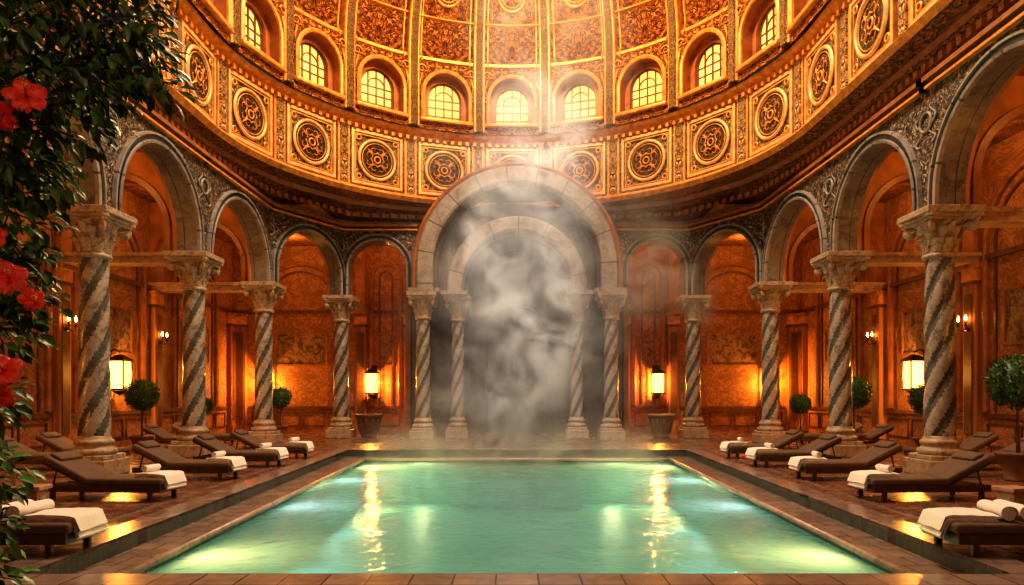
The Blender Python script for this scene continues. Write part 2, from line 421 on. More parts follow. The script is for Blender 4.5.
ZD=14.5; RD=8.5; HD=7.4
def dm(ph): return RD*cos(ph),ZD+HD*sin(ph)
mb=MB()
prof=[dm(radians(a)) for a in range(0,88,3)]
ringband(mb,[(RD,ZD-.02)]+prof,0)
for ph,w in ((1,.12),(13,.05),(30,.08),(50,.10)):
    r,z=dm(radians(ph)); r2,z2=dm(radians(ph+w*30/4))
    ringband(mb,[(r+.02,z-.02),(r-.14,z+.01),(r2-.14,z2),(r2+.02,z2+.02)],1)
WHW=.66; SILL=12.3; SPR=13.25
for k in range(26):
    P0,_=ring(k-.5,RD); P1,_=ring(k+.5,RD)
    O,d,n,L=frame(P0,P1)
    hw=WHW; sill=SILL; spr=SPR
    arch_panel(mb,P0,P1,sill,ZD,hw+.20,spr,.5,0,2,20,.37)
    mb.add([P0+n*.25+Vector((0,0,11.9)),P1+n*.25+Vector((0,0,11.9)),P1+n*.25+Vector((0,0,sill)),P0+n*.25+Vector((0,0,sill))],[(0,1,2,3)],0,False,None,[(0,0,0),(1,0,0),(1,.2,0),(0,.2,0)])
    mb.add([P0+n*.25+Vector((0,0,sill)),P1+n*.25+Vector((0,0,sill)),P1-n*.25+Vector((0,0,sill)),P0-n*.25+Vector((0,0,sill))],[(0,1,2,3)],2)
    arch_sweep(mb,P0,P1,spr,sill,[(hw+.20,-.12),(hw,-.12),(hw,-.35)],2,20)
    arch_sweep(mb,P0,P1,spr,sill-.1,[(hw+.20,.25),(hw+.20,.32),(hw+.27,.35),(hw+.34,.30),(hw+.34,.25)],1,20)
    c=O+d*(L/2)
    A=fmat(c,d,n)
    mb.rbox(-hw-.38,hw+.38,.15,.42,sill-.14,sill,.03,2,1,A)
    # scroll brackets in the spandrels over each window
    for sg in (-1,1):
        pts=[]
        for q in range(15):
            s=q/14; th=s*pi*2.2; rr=.17*(1-.65*s)
            pts.append((sg*(.98-rr*cos(th)),.29,14.18+rr*sin(th)))
        mb.tube(pts,[.035-.0015*q for q in range(15)],5,1,A)
        mb.tube([(sg*.95,.29,14.0),(sg*1.04,.29,13.7),(sg*1.0,.29,13.4)],[.04,.03,.015],5,1,A)
    for ph,rx,ry in ((21,.50,.50),(40,.4,.5)):
        r,z=dm(radians(ph)); p,nn=ring(k,r-.03); tan=Vector((nn.y,-nn.x,0))
        upv=Vector((-nn.x*sin(radians(ph))*RD,-nn.y*sin(radians(ph))*RD,HD*cos(radians(ph)))).normalized()
        inn=upv.cross(tan).normalized()
        if inn.dot(nn)>0: inn=-inn
        C=p+Vector((0,0,z)); N=24
        for ex,rr_ in ((1,.055),(.74,.025)):
            rows=[]
            for i in range(N):
                a=2*pi*i/N
                rows.append([C+tan*((rx*ex+rr_*cos(2*pi*j/5))*cos(a))+upv*((ry*ex+rr_*cos(2*pi*j/5))*sin(a))+inn*(.05+rr_*sin(2*pi*j/5)) for j in range(6)])
            mb.grid(rows,1,True,closed=True)
        for i in range(12):
            a=2*pi*i/12; r0_=.12 if i%2 else .58; r1_=.33 if i%2 else .80; wd_=.06 if i%2 else .075
            if r1_>.7 and abs(cos(a))>.8: r1_=.68
            q=[(r0_,0),((r0_+r1_)/2,wd_),(r1_,0),((r0_+r1_)/2,-wd_)]
            vs=[C+tan*(r1*cos(a)-s1*sin(a))+upv*(r1*sin(a)+s1*cos(a))+inn*.03 for r1,s1 in q]+[C+tan*((r0_+r1_)/2*cos(a))+upv*((r0_+r1_)/2*sin(a))+inn*.15]
            mb.add(vs,[(j,(j+1)%4,4) for j in range(4)],1)
    path=[(RD,11.98,0),(RD,12.6,0),(RD,13.3,0),(RD,14.0,0)]+[(*dm(radians(a)),radians(a)) for a in range(0,86,3)]
    for kk,hw2,o,mat in ((k+.5,.22,.34,1),(k+.5,.14,.42,3),(k+.5+.135,.03,.29,1),(k+.5-.135,.03,.29,1)):
        rows=[];uv=[]
        for i,(r,z,ph) in enumerate(path):
            p,nn=ring(kk,r); tan=Vector((nn.y,-nn.x,0)); nv=Vector((-nn.x*cos(ph),-nn.y*cos(ph),-sin(ph)))
            oo=o
            if abs(kk-k-.5)>.01 and ph>0: oo=.08
            sc=max(.35,cos(ph)) if ph>0 else 1
            C=p+Vector((0,0,z)); hh=hw2*sc
            b_=min(.03,hh*.4)
            rows.append([C-tan*hh-nv*.05,C-tan*hh+nv*(oo-.03),C-tan*(hh-b_)+nv*oo,C+tan*(hh-b_)+nv*oo,C+tan*hh+nv*(oo-.03),C+tan*hh-nv*.05])
            uv.append([(s,i*.35,0) for s in (-.3,-.25,-.2,.2,.25,.3)])
        mb.grid(rows,mat,False,uv)
mb.obj('dome',[M_dome,M_gold,M_niche,M_drum])
for k in range(26):
    w=MB(); hw=WHW; sill=SILL; spr=SPR
    P0,_=ring(k-.5,RD); P1,_=ring(k+.5,RD); O,d,n,L=frame(P0,P1); c=O+d*(L/2)
    a=arch_pts(hw,spr,sill,16)
    w.add([(0,-.32,13.1)]+[(s,-.32,z) for s,z in a],[(0,i+1,i+2) for i in range(len(a)-1)]+[(0,len(a),1)],0)
    for x in (-.33,0,.33): w.box(x-.025,x+.025,-.31,-.26,sill,spr+sqrt(max(0,hw*hw-x*x)),1)
    for z in (12.62,12.94,13.25): w.box(-hw,hw,-.31,-.265,z-.022,z+.022,1)
    rows=[[(r0*cos(pi*i/16),o,spr+r0*sin(pi*i/16)) for r0,o in ((.33,-.31),(.33,-.26),(.37,-.26),(.37,-.31))] for i in range(17)]
    w.grid(rows,1)
    w.box(-hw,hw,-.34,-.2,sill,sill+.05,1)
    rows=[[(s*q,o,spr+(z-spr)*q) for q,o in ((1,-.24),(.93,-.24),(.93,-.31))] for s,z in a]
    w.grid(rows,1)
    me=w.mesh('window',[M_wglass,M_wood])
    ob=bpy.data.objects.new('window_%d'%(k+1),me); COL.objects.link(ob)
    ob.matrix_world=fmat(Vector((c.x,c.y,0)),d,n)

# ------------------------------------------------------------------ column
def build_column():
    mb=MB()
    mb.rbox(-.50,.50,-.50,.50,0,.34,.025,2,0,None,False)
    mb.rbox(-.44,.44,-.44,.44,.34,.44,.02,2,0,None,False)
    mb.lathe([(.0,.44),(.42,.44),(.45,.50),(.42,.57),(.37,.58),(.35,.63),(.37,.66),(.39,.70),(.37,.75),(.33,.76),(.33,.80),(.30,.84)],28,0)
    seg=48; nz=90; z0,z1=.82,4.62
    vs=[]
    for i in range(seg):
        a=2*pi*i/seg
        for k in range(nz+1):
            z=z0+(z1-z0)*k/nz; ph=4*a-z*7.5
            r=.272+.045*abs(cos(ph/2))**.8
            r*=1-.10*(k/nz)
            vs.append((r*cos(a),r*sin(a),z))
    for i in range(seg):
        j=(i+1)%seg
        for k in range(nz):
            a=2*pi*(i+.5)/seg; z=z0+(z1-z0)*(k+.5)/nz
            c=abs(cos((4*a-z*7.5)/2))
            mb.add([vs[i*(nz+1)+k],vs[j*(nz+1)+k],vs[j*(nz+1)+k+1],vs[i*(nz+1)+k+1]],[(0,1,2,3)],1 if c>.60 else 2,False)
    mb.lathe([(.27,4.58),(.33,4.60),(.35,4.64),(.33,4.68),(.28,4.70),(.29,4.85),(.33,5.05),(.42,5.25),(.50,5.33)],28,0)
    def leaf(a,zb,h,r0,w,cur):
        rows=[]
        for i in range(7):
            s=i/6; zz=zb+h*min(1,s*1.15)*(1 if s<.9 else .93); rr=r0+.02+cur*s**2.2
            ww=w*(.75+.5*sin(pi*s))*(1 if s<.85 else .55)
            rows.append([(rr-.025,-ww,zz),(rr+.015,-ww*.5,zz),(rr+.035,0,zz+.01),(rr+.015,ww*.5,zz),(rr-.025,ww,zz)])
        mb.grid(rows,0,True,M=Matrix.Rotation(a,4,'Z'))
    for i in range(8): leaf(2*pi*i/8,4.70,.30,.28,.095,.15)
    for i in range(8): leaf(2*pi*(i+.5)/8,4.86,.36,.30,.085,.20)
    for i in range(4):
        a=pi/4+pi/2*i
        M=Matrix.Rotation(a,4,'Z')
        pts=[]
        for k in range(26):
            t=k/25*2*pi*1.6; rr=.135*(1-k/30)
            pts.append((.58+rr*sin(t),0,5.22+rr*cos(t)))
        mb.tube([(.34,0,4.98),(.42,0,5.16),(.50,0,5.30)]+pts,[.03]*3+[.034]*26,6,0,M)
        mb.lathe([(0,-.05),(.09,-.05),(.09,.05),(0,.05)],10,0,M@T(.59,0,5.21,0,pi/2))
        leaf(pi/2*i,5.08,.22,.40,.06,.12)
    def ab(h0,h1,R,sag):
        pts=[]
        for i in range(4):
            a=pi/4+pi/2*i; b=a+pi/2
            c0=Vector((R*cos(a),R*sin(a),0)); c1=Vector((R*cos(b),R*sin(b),0)); t=(c1-c0).normalized()*.07
            md=(c0+c1)/2; inn=-md.normalized()
            pts.append(c0+t)
            for k in range(1,6):
                s=k/6; pts.append(c0+t+(c1-c0-2*t)*s+inn*sag*sin(pi*s))
            pts.append(c1-t)
        n=len(pts)
        mb.add([(p.x,p.y,h0) for p in pts]+[(p.x,p.y,h1) for p in pts],[list(range(n))[::-1],list(range(n,2*n))]+[(i,(i+1)%n,n+(i+1)%n,n+i) for i in range(n)],0)
    ab(5.33,5.39,.78,.10); ab(5.39,5.46,.84,.10)
    mb.rbox(-.60,.60,-.60,.60,5.46,5.60,.02,2,0,None,False)
    return mb.mesh('column',[M_cap,M_col,M_colg])
colm=build_column()
for sx in (1,-1):
    for x,y in cols_r+front_r: inst('column',colm,(sx*x,y,0))
for sx in (1,-1):
    inst('column',colm,(sx*3.62,26.95,0),0,(.95,.95,1)); inst('column',colm,(sx*2.36,27.75,0),0,(.88,.88,1))

# ------------------------------------------------------------------ arcade
mb=MB()
L=[(-x,y) for x,y in (front_r[::-1]+cols_r)]
R=[(x,y) for x,y in (cols_r[::-1]+front_r)]
bays=[(L[i],L[i+1]) for i in range(len(L)-1)]+[(L[-1],(-4.0,27.85)),((4.0,27.85),R[0])]+[(R[i],R[i+1]) for i in range(len(R)-1)]
for P0,P1 in bays:
    O,d,n,Ln=frame(P0,P1)
    hw=Ln/2-.42 if Ln>4 else Ln/2-.36
    spr=max(H+.02,7.78-hw)
    arch_panel(mb,P0,P1,H,TOP,hw,spr,.55,0,1,28,1.0)
    arch_sweep(mb,P0,P1,spr,H,[(hw-.0,.275),(hw-.0,.36),(hw+.06,.38),(hw+.08,.34)],6)
    arch_sweep(mb,P0,P1,spr,H,[(hw+.08,.30),(hw+.08,.32),(hw+.20,.32),(hw+.20,.30)],3)
    arch_sweep(mb,P0,P1,spr,H,[(hw+.20,.28),(hw+.20,.37),(hw+.25,.37),(hw+.27,.28)],6)
    arch_sweep(mb,P0,P1,spr,H,[(hw,-.275),(hw,-.36),(hw+.22,-.36),(hw+.24,-.275)],2)
    A=fmat(O,d,n)
    mb.box(-.1,Ln+.1,.2,.40,8.16,8.22,5,A); mb.box(-.1,Ln+.1,.2,.46,8.30,8.40,4,A)
    rows=[]
    for i in range(20):
        a=2*pi*i/20
        rows.append([((.20+.03*cos(2*pi*j/6))*cos(a),.30+.04*sin(2*pi*j/6),7.5+(.20+.03*cos(2*pi*j/6))*sin(a)) for j in range(7)])
    mb.grid(rows,6,True,M=A,closed=True)
    for sg in (-1,1):
        for vz,hh in ((7.5,.42),(7.05,.30)):
            pts=[(sg*.22+sg*.16*sin(q/10*pi*1.5)*(1-q/22),.30,vz+.05+hh*(q/10-.3)) for q in range(11)]
            mb.tube(pts,[.03-.0018*q for q in range(11)],5,6,A)
mb.obj('arcade',[M_span,M_archi,M_plaster,M_teal,M_corn,M_gold,M_stone])

mb=MB()
for sx in (1,-1):
    for x,y in (cols_r[:3]+front_r):
        a,b=(sx*(x+.45),y),(sx*XW,y)
        x0,x1=sorted((a[0],b[0]))
        mb.box(x0,x1,y-.30,y+.30,5.33,5.44,0); mb.box(x0,x1,y-.34,y+.34,5.44,5.50,0); mb.box(x0,x1,y-.42,y+.42,5.50,5.60,0)
        Ls=abs(b[0]-a[0]); hw=Ls/2-.25; spr=max(5.75,7.7-hw)
        arch_panel(mb,a,b,5.6,TOP,hw,spr,.4,1,1,20)
        for bs in (.2,-.2):
            sg=1 if bs>0 else -1
            arch_sweep(mb,a,b,spr,5.6,[(hw,bs),(hw,bs+.06*sg),(hw+.16,bs+.06*sg),(hw+.18,bs)],2,20)
    x=7.0
    a,b=(sx*x,28.3),(sx*x,YB)
    mb.box(sx*x-.36,sx*x+.36,28.3,YB,5.33,5.6,0)
    arch_panel(mb,a,b,5.6,TOP,1.35,6.3,.4,1,1,20)
    mb.box(*sorted((sx*4.35,sx*4.55)),28.6,YB,0,TOP,1)
mb.obj('aisle_cross_arches',[M_beam,M_plaster,M_corn])

# ------------------------------------------------------------------ portal
mb=MB(); P0,P1=(-4.2,27.0),(4.2,27.0); SP=6.55; Z0=5.75
Y=lambda y:27.0-y
arch_sweep(mb,P0,P1,SP,Z0,[(4.06,Y(28.4)),(4.06,Y(26.9)),(4.02,Y(26.62)),(3.94,Y(26.55)),(3.84,Y(26.62))],2,48)
arch_sweep(mb,P0,P1,SP,Z0,[(3.84,Y(26.7)),(3.82,Y(26.5)),(3.76,Y(26.44)),(3.28,Y(26.44)),(3.20,Y(26.5)),(3.20,Y(26.9))],0,48)
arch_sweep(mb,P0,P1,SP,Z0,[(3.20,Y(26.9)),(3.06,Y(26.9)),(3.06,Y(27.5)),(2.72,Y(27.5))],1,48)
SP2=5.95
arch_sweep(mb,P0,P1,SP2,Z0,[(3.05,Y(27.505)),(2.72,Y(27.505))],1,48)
arch_sweep(mb,P0,P1,SP2,Z0,[(2.74,Y(27.5)),(2.72,Y(27.26)),(2.66,Y(27.2)),(2.22,Y(27.2)),(2.14,Y(27.26)),(2.14,Y(28.2))],0,48)
rows=[]
for i in range(41):
    a=pi-pi*i/40
    rows.append([Vector((r*cos(a),27.52,sp+r*sin(a))) for r,sp in ((2.7,SP2),(3.1,SP))])
mb.grid(rows,1,False)
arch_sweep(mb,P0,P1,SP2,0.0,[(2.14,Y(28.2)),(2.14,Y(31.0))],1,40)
for sx in (1,-1):
    x0,x1=sorted((sx*2.14,sx*4.06))
    mb.box(x0,x1,28.28,28.6,0,Z0,1)
    xa,xb=sorted((sx*1.92,sx*2.95)); mb.box(xa,xb,27.05,28.6,5.60,Z0,0)
    xa,xb=sorted((sx*2.95,sx*4.12)); mb.box(xa,xb,26.38,28.6,5.60,Z0,0)
    mb.box(*sorted((sx*3.9,sx*4.10)),27.4,28.6,0,5.6,1)
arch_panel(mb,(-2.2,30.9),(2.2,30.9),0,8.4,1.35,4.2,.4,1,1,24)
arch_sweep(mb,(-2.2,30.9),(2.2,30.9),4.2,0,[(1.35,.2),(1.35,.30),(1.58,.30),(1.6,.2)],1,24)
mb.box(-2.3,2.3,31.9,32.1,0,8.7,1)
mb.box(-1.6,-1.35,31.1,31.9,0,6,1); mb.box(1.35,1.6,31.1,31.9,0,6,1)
mb.obj('stone_portal',[M_stone,M_stoned,M_corn])

# ------------------------------------------------------------------ walls
def wallpanels(mb,P0,P1,nb):
    O,d,n,Ln=frame(P0,P1); A=fmat(O,d,n)
    for i in range(len(nb)-1):
        s0,s1=nb[i],nb[i+1]; c=(s0+s1)/2; w=(s1-s0)/2-.55
        if w<.5: continue
        q0=O+d*s0; q1=O+d*s1
        hw=min(w,1.75); spr=max(5.4,7.5-hw)
        arch_sweep(mb,q0,q1,spr,1.25,[(hw,0),(hw,.10),(hw+.07,.14),(hw+.2,.10),(hw+.2,0)],4,24)
        arch_sweep(mb,q0,q1,spr,1.25,[(hw-.3,0),(hw-.3,.05),(hw-.22,.05),(hw-.22,0)],2,24)
        x0,x1=c-hw*.66,c+hw*.66
        for a0,a1,z0,z1 in ((x0,x1,3.0,3.08),(x0,x1,4.42,4.5),(x0,x0+.08,3.08,4.42),(x1-.08,x1,3.08,4.42)):
            mb.box(a0,a1,0,.07,z0,z1,4,A)
        mb.box(x0+.08,x1-.08,0,.03,3.08,4.42,3,A)
        mb.box(s0+.35,s1-.35,0,.08,1.08,1.2,2,A)
        k=max(1,int((s1-s0)/1.3)); ww=(s1-s0-.8)/k
        for j in range(k):
            a0=s0+.4+j*ww+.08; a1=a0+ww-.16
            for b0,b1,z0,z1 in ((a0,a1,.3,.35),(a0,a1,.9,.95),(a0,a0+.05,.35,.9),(a1-.05,a1,.35,.9)):
                mb.box(b0,b1,0,.05,z0,z1,2,A)
    for s in nb:
        mb.box(s-.32,s+.32,0,.28,0,.35,0,A); mb.box(s-.25,s+.25,0,.22,.35,4.75,0,A)
        mb.box(s-.16,s+.16,.22,.25,.6,4.5,2,A)
        mb.box(s-.30,s+.30,0,.28,4.75,4.85,2,A); mb.box(s-.28,s+.28,0,.25,4.85,5.2,1,A); mb.box(s-.36,s+.36,0,.34,5.2,5.33,0,A)
    mb.box(0,Ln,0,.12,5.36,5.5,2,A)
WM=[M_plaster2,M_gold,M_wood,M_fresco,M_corn]
mb=MB(); mb.add([(-XW,YF,0),(-XW,YB,0),(-XW,YB,TOP),(-XW,YF,TOP)],[(0,1,2,3)],0,False,None,[(YF,0,0),(YB,0,0),(YB,TOP,0),(YF,TOP,0)])
ysl=[.8,5.5,10.2,14.9,19.5,24.6,YB-.4]
wallpanels(mb,(-XW,YF),(-XW,YB),[y-YF for y in ysl]); mb.obj('wall_left',WM)
mb=MB(); mb.add([(XW,YF,0),(XW,YB,0),(XW,YB,TOP),(XW,YF,TOP)],[(0,1,2,3)],0,False,None,[(YF,0,0),(YB,0,0),(YB,TOP,0),(YF,TOP,0)])
wallpanels(mb,(XW,YB),(XW,YF),[YB-y for y in ysl[::-1]]); mb.obj('wall_right',WM)
mb=MB()
for x0,x1 in ((-XW,-2.2),(2.2,XW)):
    mb.add([(x0,YB,0),(x1,YB,0),(x1,YB,TOP),(x0,YB,TOP)],[(0,1,2,3)],0,False,None,[(x0,0,0),(x1,0,0),(x1,TOP,0),(x0,TOP,0)])
wallpanels(mb,(-XW,YB),(-4.5,YB),[.4,5.8,8.0]); wallpanels(mb,(4.5,YB),(XW,YB),[.3,2.5,7.9])
mb.obj('wall_back',WM)
mb=MB(); mb.box(-XW,XW,YF-.2,YF,0,TOP); mb.obj('wall_front',[M_plaster])
mb=MB()
for x0,x1,y0,y1 in ((-XW,-9.0,YF,YB),(9.0,XW,YF,YB),(-9.0,9.0,YF,1.3),(-9.0,-4.0,27.9,YB),(4.0,9.0,27.9,YB),(-9.0,-7,24.6,27.9),(7,9,24.6,27.9)):
    mb.add([(x0,y0,TOP),(x1,y0,TOP),(x1,y1,TOP),(x0,y1,TOP)],[(0,1,2,3)],0)
mb.obj('ceiling',[M_ceil])

# ------------------------------------------------------------------ floor + pool
dn,df_,wn,wf=(4.62,6.55),(5.15,21.3),(4.12,7.12),(4.52,20.7)
mb=MB()
def quad(mb,p,z,mat): mb.add([(x,y,z) for x,y in p],[(0,1,2,3)],mat)
X=XW
quad(mb,[(-X,YF),(X,YF),(X,dn[1]),(-X,dn[1])],0,0)
quad(mb,[(-X,df_[1]),(X,df_[1]),(X,YB+.6),(-X,YB+.6)],0,0)
for s in (1,-1): quad(mb,[(s*dn[0],dn[1]),(s*X,dn[1]),(s*X,df_[1]),(s*df_[0],df_[1])],0,0)
mb.obj('floor',[M_floor])
mb=MB()
zb=.03; w=.42
def strip(a,b,c,d_,z0,z1,mat):
    v=[(*a,z0),(*b,z0),(*c,z0),(*d_,z0),(*a,z1),(*b,z1),(*c,z1),(*d_,z1)]
    mb.add(v,[(4,5,6,7),(0,1,5,4),(1,2,6,5),(2,3,7,6),(3,0,4,7)],mat)
for s in (1,-1):
    strip((s*dn[0],dn[1]),(s*(dn[0]+w),dn[1]),(s*(df_[0]+w),df_[1]),(s*df_[0],df_[1]),-.02,zb,0)
    strip((s*(dn[0]+w+.30),dn[1]),(s*(dn[0]+w+.42),dn[1]),(s*(df_[0]+w+.42),df_[1]),(s*(df_[0]+w+.30),df_[1]),-.02,.006,0)
strip((-df_[0]-w,df_[1]),(df_[0]+w,df_[1]),(df_[0]+w,df_[1]+w),(-df_[0]-w,df_[1]+w),-.02,zb,0)
strip((-dn[0]-w,dn[1]-w),(dn[0]+w,dn[1]-w),(dn[0]+w,dn[1]),(-dn[0]-w,dn[1]),-.02,zb,0)
LZ=-.17
D=[(-dn[0],dn[1]),(dn[0],dn[1]),(df_[0],df_[1]),(-df_[0],df_[1])]
W_=[(-wn[0],wn[1]),(wn[0],wn[1]),(wf[0],wf[1]),(-wf[0],wf[1])]
for i in range(4):
    j=(i+1)%4
    mb.add([(*D[i],zb),(*D[j],zb),(*D[j],LZ),(*D[i],LZ)],[(0,1,2,3)],2)
    mb.add([(*D[i],LZ),(*D[j],LZ),(*W_[j],LZ),(*W_[i],LZ)],[(0,1,2,3)],0)
    mb.tube([(*W_[i],LZ-.035),(*W_[j],LZ-.035)],.045,8,1)
    mb.add([(*W_[i],LZ),(*W_[j],LZ),(*W_[j],LZ-.22),(*W_[i],LZ-.22)],[(0,1,2,3)],2)
    mb.add([(*W_[i],LZ-.22),(*W_[j],LZ-.22),(*W_[j],-1.5),(*W_[i],-1.5)],[(0,1,2,3)],3)
mb.add([(*p,-1.5) for p in W_],[(0,1,2,3)],3)
for i in range(3):
    mb.box(-1.8,1.8,20.7-.4*(3-i),20.7,-1.5,-1.35+.3*i,3)
mb.obj('swimming_pool',[M_deck,M_cop,M_riser,M_pool])
mb=MB(); mb.add([(*p,-.29) for p in W_],[(0,1,2,3)],0); mb.obj('pool_water',[M_water])

# ------------------------------------------------------------------ loungers
def build_lounger():
    mb=MB()
    for sy in (-1,1):
        mb.rbox(-.98,.98,sy*.34-.025,sy*.34+.025,.15,.26,.008,1,1,None,False)
        for x in (-.82,.80): mb.rbox(x-.035,x+.035,sy*.34-.03,sy*.34+.03,0,.2,.008,1,1,None,False)
    for x in (-.98,.94): mb.box(x,x+.04,-.34,.34,.15,.25,1)
    for i in range(16): mb.box(-.95+i*.122,-.88+i*.122,-.34,.34,.235,.255,1)
    mb.rbox(-.30,1.0,-.36,.36,.255,.37,.04,3,0,None,True)
    ang=radians(27)
    M=T(-.28,0,.265)@Matrix.Rotation(ang,4,'Y')
    mb.rbox(-.82,.0,-.36,.36,0,.115,.04,3,0,M,True)
    mb.box(-.80,-.02,-.33,.33,-.03,0,1,M)
    mb.rbox(-.80,-.58,-.27,.27,.10,.17,.03,2,0,M,True)
    for sy in (-1,1): mb.tube([(-.86,sy*.28,.24),(-.80,sy*.28,.5)],.015,6,1)
    return mb.mesh('sun_lounger',[M_cush,M_lwood])
lm=build_lounger()
def build_folded():
    mb=MB(); nx,ny=26,14
    for layer,(zo,sh) in enumerate(((0,0),(.024,.018),(.048,-.012))):
        rows=[]
        for i in range(nx+1):
            x=-.24+.60*i/nx+sh; row=[]
            for j in range(ny+1):
                y=-.23+.46*j/ny
                over=max(0,x-.22)
                zz=zo+.014 if over<=0 else zo+.014-over*1.25
                xx=x if over<=0 else .22+over*.5+zo*.8
                zz+=.012*noise.noise(Vector((x*7,y*7,layer*3)))
                row.append((xx+.012*noise.noise(Vector((y*6,layer,1))),y*(1+.02*layer)+.012*noise.noise(Vector((x*9,5,layer))),zz))
            rows.append(row)
        mb.grid(rows,0,True)
        mb.grid([[r[0],(r[0][0],r[0][1],r[0][2]-.022)] for r in rows],0,True)
        mb.grid([[r[-1],(r[-1][0],r[-1][1],r[-1][2]-.022)] for r in rows],0,True)
        mb.grid([[p,(p[0],p[1],p[2]-.022)] for p in rows[0]],0,True)
        mb.grid([[p,(p[0]-.022,p[1],p[2]-.022)] for p in rows[-1]],0,True)
    return mb.mesh('folded_towel',[M_towel])
def build_roll():
    mb=MB(); n=90; rows=[]
    def RR_(k):
        t=k/n*2*pi*3.5; return t,.075-.058*(k/n)+.003*sin(t*3)
    for k in range(n+1):
        t,r=RR_(k)
        rows.append([(yy,r*cos(t),.078+r*sin(t)+.002*sin(yy*30)) for yy in [-.22+.44*j/8 for j in range(9)]])
    mb.grid(rows,0,True)
    for sx in (-1,1):
        rows2=[]
        for k in range(n+1):
            t,r=RR_(k)
            rows2.append([(sx*.22,r*cos(t),.078+r*sin(t)),(sx*.222,(r-.006)*cos(t),.078+(r-.006)*sin(t))])
        mb.grid(rows2,0,True)
        mb.lathe([(0,0),(.06,0)],20,0,T(sx*.212,0,.078,0,0,pi/2))
    return mb.mesh('rolled_towel',[M_towel])
ft=build_folded(); rt=build_roll()
lg=[(5.55,7.55,2,1,1),(6.6,11.5,-4,1,0),(6.65,14.2,-3,1,0),(6.6,16.7,-3,1,0),(6.62,18.9,-2,1,0),
    (10.9,12.4,3,1,0),(10.9,16.0,3,0,0),(10.9,17.6,-2,0,0),(11.0,22.6,-4,0,0),(10.7,24.0,2,0,0)]
for s in (-1,1):
    for x,y,dg,tw,roll in lg:
        if roll and s<0: x+=.10
        rz=radians(dg) if s<0 else pi-radians(dg)
        inst('sun_lounger',lm,(s*x,y,.0),rz)
        Mw=Matrix.Translation((s*x,y,0))@Matrix.Rotation(rz,4,'Z')
        if tw:
            p=Mw@Vector((.74,0.0,.374)); inst('folded_towel',ft,p,rz+radians(random.uniform(-6,6)),1.05)
            if not roll:
                p=Mw@Vector((.60,.02,.442)); inst('rolled_towel',rt,p,rz+radians(84+random.uniform(-8,8)),.8)
        if roll:
            p=Mw@Vector((.385,.02,.371)); inst('rolled_towel',rt,p,rz+radians(84),1.15)
            p=Mw@Vector((.20,.0,.371)); inst('rolled_towel',rt,p,rz+radians(88),1.15)

for x,y in ((-6.45,9.3),(6.5,9.15)):
    mb=MB(); mb.rbox(-.17,.17,-.17,.17,.0,.06,.01,1,0,None,False); mb.rbox(-.14,.14,-.14,.14,.06,.44,.01,1,0,None,False)
    mb.rbox(-.18,.18,-.18,.18,.44,.50,.012,2,0,None,False)
    for a in range(4): mb.box(-.10,.10,-.15,-.138,.12,.38,1,Matrix.Rotation(a*pi/2,4,'Z'))
    mb.obj('side_table',[M_box,M_cop],(x,y,0),radians(8))

# ------------------------------------------------------------------ plants
def leafquad(mb,p,dirv,nrm,l,w,mat):
    dirv=dirv.normalized(); sd=dirv.cross(nrm)
    if sd.length<.01: sd=dirv.cross(Vector((1,0,.3)))
    sd.normalize(); up=sd.cross(dirv)
    vs=[p,p+dirv*l*.35+sd*w-up*l*.04+up*w*.4,p+dirv*l*.75+sd*w*.7-up*l*.10+up*w*.3,p+dirv*l-up*l*.22,
        p+dirv*l*.75-sd*w*.7-up*l*.10+up*w*.3,p+dirv*l*.35-sd*w-up*l*.04+up*w*.4,p+dirv*l*.4-up*l*.03,p+dirv*l*.75-up*l*.1]
    mb.add(vs,[(0,1,6),(1,2,7,6),(2,3,7),(0,6,5),(6,7,4,5),(7,3,4)],mat,True)
def rv():
    while True:
        v=Vector((random.uniform(-1,1),random.uniform(-1,1),random.uniform(-1,1)))
        if .05<v.length<1: return v
def build_topiary():
    mb=MB()
    mb.lathe([(0,0),(.20,0),(.21,.03),(.19,.05),(.27,.34),(.31,.40),(.33,.42),(.33,.47),(.29,.47),(.28,.42),(0,.42)],24,2)
    mb.tube([(0,0,.40),(.01,0,.7),(-.015,.01,1.0),(0,0,1.35)],[.035,.028,.026,.02],8,3)
    mb.lathe([(0,1.20),(.22,1.27),(.35,1.45),(.38,1.62),(.35,1.80),(.22,1.95),(0,2.0)],16,1)
    for i in range(1700):
        d=rv().normalized(); r=.38+random.uniform(-.05,.07)
        p=Vector((0,0,1.62))+d*r
        leafquad(mb,p,(d*.6+rv()*.9),d,random.uniform(.05,.09),random.uniform(.014,.024),0 if random.random()<.2 else 1)
    return mb.mesh('potted_topiary',[M_leaf,M_leaf2,M_terr,M_bark])
tm=build_topiary()
for x,y,sc in ((-11.2,20.9,1.05),(-9.6,28.4,.98),(-11.9,26.5,.8),(10.3,21.4,1.1),(11.9,20.4,.98),(9.95,13.9,1.22),(10.6,26.2,.85)):
    inst('potted_topiary',tm,(x,y,0),random.uniform(0,6),sc)
for x,mt in ((-5.9,M_terr),(5.75,M_clay)):
    mb=MB()
    mb.lathe([(0,0),(.30,0),(.32,.06),(.30,.10),(.36,.20),(.44,.55),(.50,.80),(.56,.86),(.57,.93),(.50,.95),(.46,.90),(0,.88)],28,0)
    for i in range(12):
        a=2*pi*i/12; mb.tube([(.375*cos(a),.375*sin(a),.24),(.45*cos(a),.45*sin(a),.56),(.49*cos(a),.49*sin(a),.76)],.022,6,0)
    mb.obj('planter_urn',[mt],(x,27.9,0))

